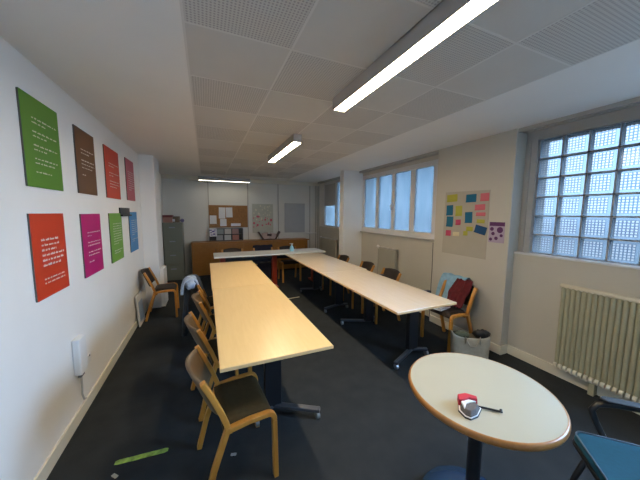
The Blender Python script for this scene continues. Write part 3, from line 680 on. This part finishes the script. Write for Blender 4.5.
lump('lilac_pouch', 'lilac cloth pouch at the right end of the filing cabinet top', 'pouch', (-.51, 7.08, 1.402), (.042, .06, .042), mat('lilac cloth', (.22, .20, .36), .8), 6)

t = thing('wooden_sideboard', 'long low orange brown wooden sideboard across the far wall', 'sideboard', (1.15, 7.22, 0))
bx('carcass', (-1.485, -.20, .05), (1.50, .20, .835), M['sideboard'], t, .003)
bx('top_board', (-1.49, -.215, .835), (1.55, .205, .862), M['sideboard'], t, .003)
bx('plinth', (-1.45, -.17, 0), (1.47, .19, .05), M['black'], t)
for i in range(5):
    d = bx('door', (-1.47+i*.595, -.214, .07), (-1.47+i*.595+.585, -.20, .825), M['sideboard'], t, .003)
    b = BM(); tube(b, [(-1.47+i*.595+.53, -.225, .60), (-1.47+i*.595+.53, -.225, .70)], .006, 8); obj('handle', b, M['blackmet'], d)
# cork board and sheets
YW = YB-.001
t = thing('cork_board', 'brown cork board on the far wall under the crosswise lamp', 'notice board', (.57, YW+.001, 1.21))
bx('cork_panel', (-.475, -.012, 0), (.475, 0, .57), M['cork'], t)
b = BM()
for lo, hi in (((-.48, -.016, -.008), (.48, 0, .006)), ((-.48, -.016, .564), (.48, 0, .578)), ((-.488, -.016, -.008), (-.474, 0, .578)), ((.474, -.016, -.008), (.488, 0, .578))): box(b, lo, hi)
obj('frame', b, M['rimwood'], t)
def sheet(x0, x1, z0, z1, y, m, label, name='paper_sheet', cat='paper', group='papers pinned on the cork board', rot=0):
    b = BM(); grid(b, lambda u, v: ((u-.5)*(x1-x0), -.004*(1-v)**2, (v-.5)*(z1-z0)), 2, 4)
    o = obj(name, b, m, solid=.001); o.location = ((x0+x1)/2, y, (z0+z1)/2); o.rotation_euler = (0, rot, 0); return tag(o, label, cat, group)
yc = YW-.014
sheet(.10, .265, 1.30, 1.52, yc, M['paper'], 'white paper at the left edge of the cork board')
sheet(.325, .485, 1.44, 1.73, yc, M['paper'], 'white paper at the upper middle of the cork board, taller one', rot=.02)
sheet(.50, .665, 1.47, 1.73, yc, M['paper'], 'white paper right of the taller one on the cork board', rot=-.02)
sheet(.35, .51, 1.24, 1.43, yc-.002, M['paper'], 'white paper at the lower middle of the cork board')
sheet(.62, .87, 1.235, 1.31, yc, M['paper'], 'wide low white paper at the lower right of the cork board')
t = thing('leaflet', 'white leaflet with purple print on the left front of the black magazine rack', 'leaflet', (.17, 7.268, .985))
b = BM(); box(b, (-.088, 0, 0), (.088, .002, .21))
for x, z, w, h in ((-.06, .16, .05, .025), (.0, .13, .06, .03), (-.05, .10, .04, .025), (.02, .06, .05, .03), (-.04, .04, .05, .02), (.04, .165, .03, .02)): box(b, (x-w/2, -.0008, z-h/2), (x+w/2, 0, z+h/2), mi=1)
obj('paper', b, [M['paper'], mat('purple ink', (.10, .06, .30), .6)], t)
t = thing('magazine_rack', 'black magazine rack on the sideboard under the cork board', 'rack', (.49, 7.33, .862))
bx('back_panel', (-.41, .07, 0), (.41, .08, .32), M['black'], t); bx('side_panel', (-.42, -.06, 0), (-.40, .08, .32), M['black'], t); bx('side_panel', (.40, -.06, 0), (.42, .08, .32), M['black'], t)
bx('shelf', (-.40, -.06, 0), (.40, .07, .015), M['black'], t); bx('shelf', (-.40, .0, .16), (.40, .07, .172), M['black'], t)
cols = [((.30, .30, .30), 'grey'), ((.45, .46, .44), 'pale grey'), ((.40, .16, .12), 'reddish'), ((.22, .26, .25), 'slate'), ((.50, .47, .42), 'cream'), ((.34, .20, .18), 'brown red')]
for i, (c, nm) in enumerate(cols):
    up_ = i >= 3; j = i % 3; x = .24+j*.20 if not up_ else .26+j*.19
    zz = .877 if not up_ else 1.034
    o = thing('magazine', '%s magazine in the %s row of the black rack, %s' % (nm, 'upper' if up_ else 'lower', ('at the left', 'in the middle', 'at the right')[j]), 'magazine', (x, 7.318 if not up_ else 7.355, zz), 0, 'magazines in the black rack')
    bx('cover', (0, -.006, 0), (.165, 0, .135), flat('magazine '+nm, c, .4), o); bx('pages', (.004, 0, .002), (.161, .008, .133), M['paper'], o)
t = thing('flower_poster', 'pale poster with pink flowers on the far wall beside the cork board', 'poster', (1.475, YW+.001, 1.04))
b = BM(); rnd = random.Random(5); box(b, (-.29, -.004, 0), (.29, -.001, .80))
def disc(bm, x, z, r, y, mi):
    q = [bm.verts.new((x+r*math.cos(a*PI/5), y, z+r*math.sin(a*PI/5))) for a in range(10)]; bm.faces.new(q).material_index = mi
for i in range(26):
    x = rnd.uniform(-.26, .26); z = .16+rnd.random()**1.3*.30
    if x < -.05 or z > .2: disc(b, x, z, rnd.uniform(.014, .032), -.005-i*.0001, 1)
for i in range(28): disc(b, rnd.uniform(-.26, .26), rnd.uniform(.35, .75), rnd.uniform(.010, .022), -.0045-i*.00002, 2)
obj('paper', b, [M['flowerpaper'], M['floral'], M['palefl']], t)
t = thing('blank_chart', 'blank grey paper chart on the far wall near the window corner', 'chart', (2.41, YW+.001, 1.03))
bx('paper', (-.31, -.004, 0), (.31, -.001, .84), M['greysheet'], t); bx('top_strip', (-.31, -.012, .825), (.31, -.004, .845), M['trimgrey'], t)
# V shaped leaflet stand on the sideboard
t = thing('leaflet_stand', 'dark brown V shaped stand holding pinkish leaflets on the sideboard', 'stand', (1.60, 7.25, .862))
brn = mat('dark brown board', (.05, .018, .012), .5); pnk = mat('pinkish paper', (.50, .37, .33), .7)
bx('side_board', (-.25, -.07, .0), (-.215, .07, .235), brn, t, .003, Matrix.Rotation(math.radians(-32), 3, 'Y'))
bx('side_board', (.215, -.07, .0), (.25, .07, .235), brn, t, .003, Matrix.Rotation(math.radians(32), 3, 'Y'))
bx('base_board', (-.20, -.06, 0), (.20, .06, .02), brn, t, .002)
bx('leaflets', (-.19, -.03, .02), (-.02, .04, .19), pnk, t, .003, Matrix.Rotation(math.radians(-8), 3, 'Y'))
bx('leaflets', (.02, -.03, .02), (.19, .04, .17), pnk, t, .003, Matrix.Rotation(math.radians(9), 3, 'Y'))
bx('tilted_card', (-.06, -.045, .10), (.06, -.035, .16), brn, t, 0, Matrix.Rotation(math.radians(8), 3, 'Y'))

# ------------------------------------------------------------------ floor litter
def strip(name, a, b_, w, m, label, cat):
    a = Vector((*a, 0)); b_ = Vector((*b_, 0)); d = (b_-a); L = d.length
    bm = BM(); grid(bm, lambda u, v: (u*L, (v-.5)*w*(1-.35*(abs(2*u-1) > .97)), .0022+.0006*math.sin(u*14)), 16, 2)
    o = obj(name, bm, m, solid=.002); o.location = a; o.rotation_euler = (0, 0, math.atan2(d.y, d.x)); return tag(o, label, cat)
strip('tape_strip', (-.585, 1.925), (-.285, 1.905), .036, M['tape'], 'worn green tape strip on the dark carpet near the left wall', 'tape')
strip('tape_strip', (1.33, 4.64), (1.60, 4.675), .035, M['paletape'], 'pale tape strip on the carpet between the two table rows', 'tape')
strip('paper_scrap', (-.575, 1.84), (-.545, 1.81), .02, M['paletape'], 'tiny pale scrap on the carpet just below the green tape', 'scrap')
strip('paper_scrap', (.10, 1.70), (.135, 1.69), .02, M['greysheet'], 'tiny grey scrap on the carpet under the nearest brown chair', 'scrap')

# ------------------------------------------------------------------ daylight
w = bpy.data.worlds.new('World'); SC.world = w; w.use_nodes = True; nt = w.node_tree; L = nt.links.new
bg = nt.nodes['Background']; tc = nt.nodes.new('ShaderNodeTexCoord'); sp = nt.nodes.new('ShaderNodeSeparateXYZ'); mr = nt.nodes.new('ShaderNodeMapRange')
mr.inputs['From Min'].default_value = -.5; mr.inputs['From Max'].default_value = .5
cr = nt.nodes.new('ShaderNodeValToRGB')
for p_, c_ in ((.25, (.03, .04, .05)), (.38, (.12, .20, .33)), (.46, (.19, .32, .54)), (.52, (.34, .60, 1.0)), (.70, (.44, .76, 1.3))):
    e_ = cr.color_ramp.elements.new(p_); e_.color = (*c_, 1)
cr.color_ramp.elements[0].color = (.03, .04, .05, 1); cr.color_ramp.elements[-1].color = (.50, .82, 1.3, 1)
L(tc.outputs['Generated'], sp.inputs[0]); L(sp.outputs['Z'], mr.inputs['Value']); L(mr.outputs[0], cr.inputs['Fac']); L(cr.outputs['Color'], bg.inputs['Color'])
bg.inputs['Strength'].default_value = 31.0
def portal(name, x, y, z, sy, sz):
    ld = bpy.data.lights.new(name, 'AREA'); ld.shape = 'RECTANGLE'; ld.size = sz; ld.size_y = sy; ld.cycles.is_portal = True
    o = bpy.data.objects.new(name, ld); COL.objects.link(o); o.location = (x, y, z); o.rotation_euler = (0, PI/2, 0)   # -z of the light points to -x
    return o
portal('sky_portal', 3.42, .36, BZ0+NR*BLK/2, 2.74, NR*BLK)
portal('sky_portal', 3.40, 4.0, 1.81, 2.0, 1.06)
portal('sky_portal', 3.40, 6.15, 1.83, 1.94, 1.2)

# ------------------------------------------------------------------ camera
cd = bpy.data.cameras.new('Camera'); cam = bpy.data.objects.new('Camera', cd); COL.objects.link(cam); SC.camera = cam
cd.sensor_width = 36; cd.sensor_fit = 'HORIZONTAL'; cd.lens = 264.39/640*36; cd.clip_start = .02
ya, pi_, ro = (math.radians(a) for a in (23.387, 5.82, .367))
fw = Vector((math.sin(ya)*math.cos(pi_), math.cos(ya)*math.cos(pi_), -math.sin(pi_))); rt_ = Vector((math.cos(ya), -math.sin(ya), 0)); up_ = rt_.cross(fw)
r2 = math.cos(ro)*rt_+math.sin(ro)*up_; u2 = -math.sin(ro)*rt_+math.cos(ro)*up_
mw = Matrix((r2, u2, -fw)).transposed().to_4x4(); mw.translation = (0, 0, 1.6); cam.matrix_world = mw

vs = SC.view_settings; vs.view_transform = 'Standard'; vs.look = 'None'; vs.exposure = .5; vs.gamma = 1; vs.use_curve_mapping = False
SC.cycles.use_denoising = True
SC.cycles.max_bounces = 10; SC.cycles.diffuse_bounces = 6; SC.cycles.transparent_max_bounces = 12
SC.cycles.sample_clamp_indirect = 6
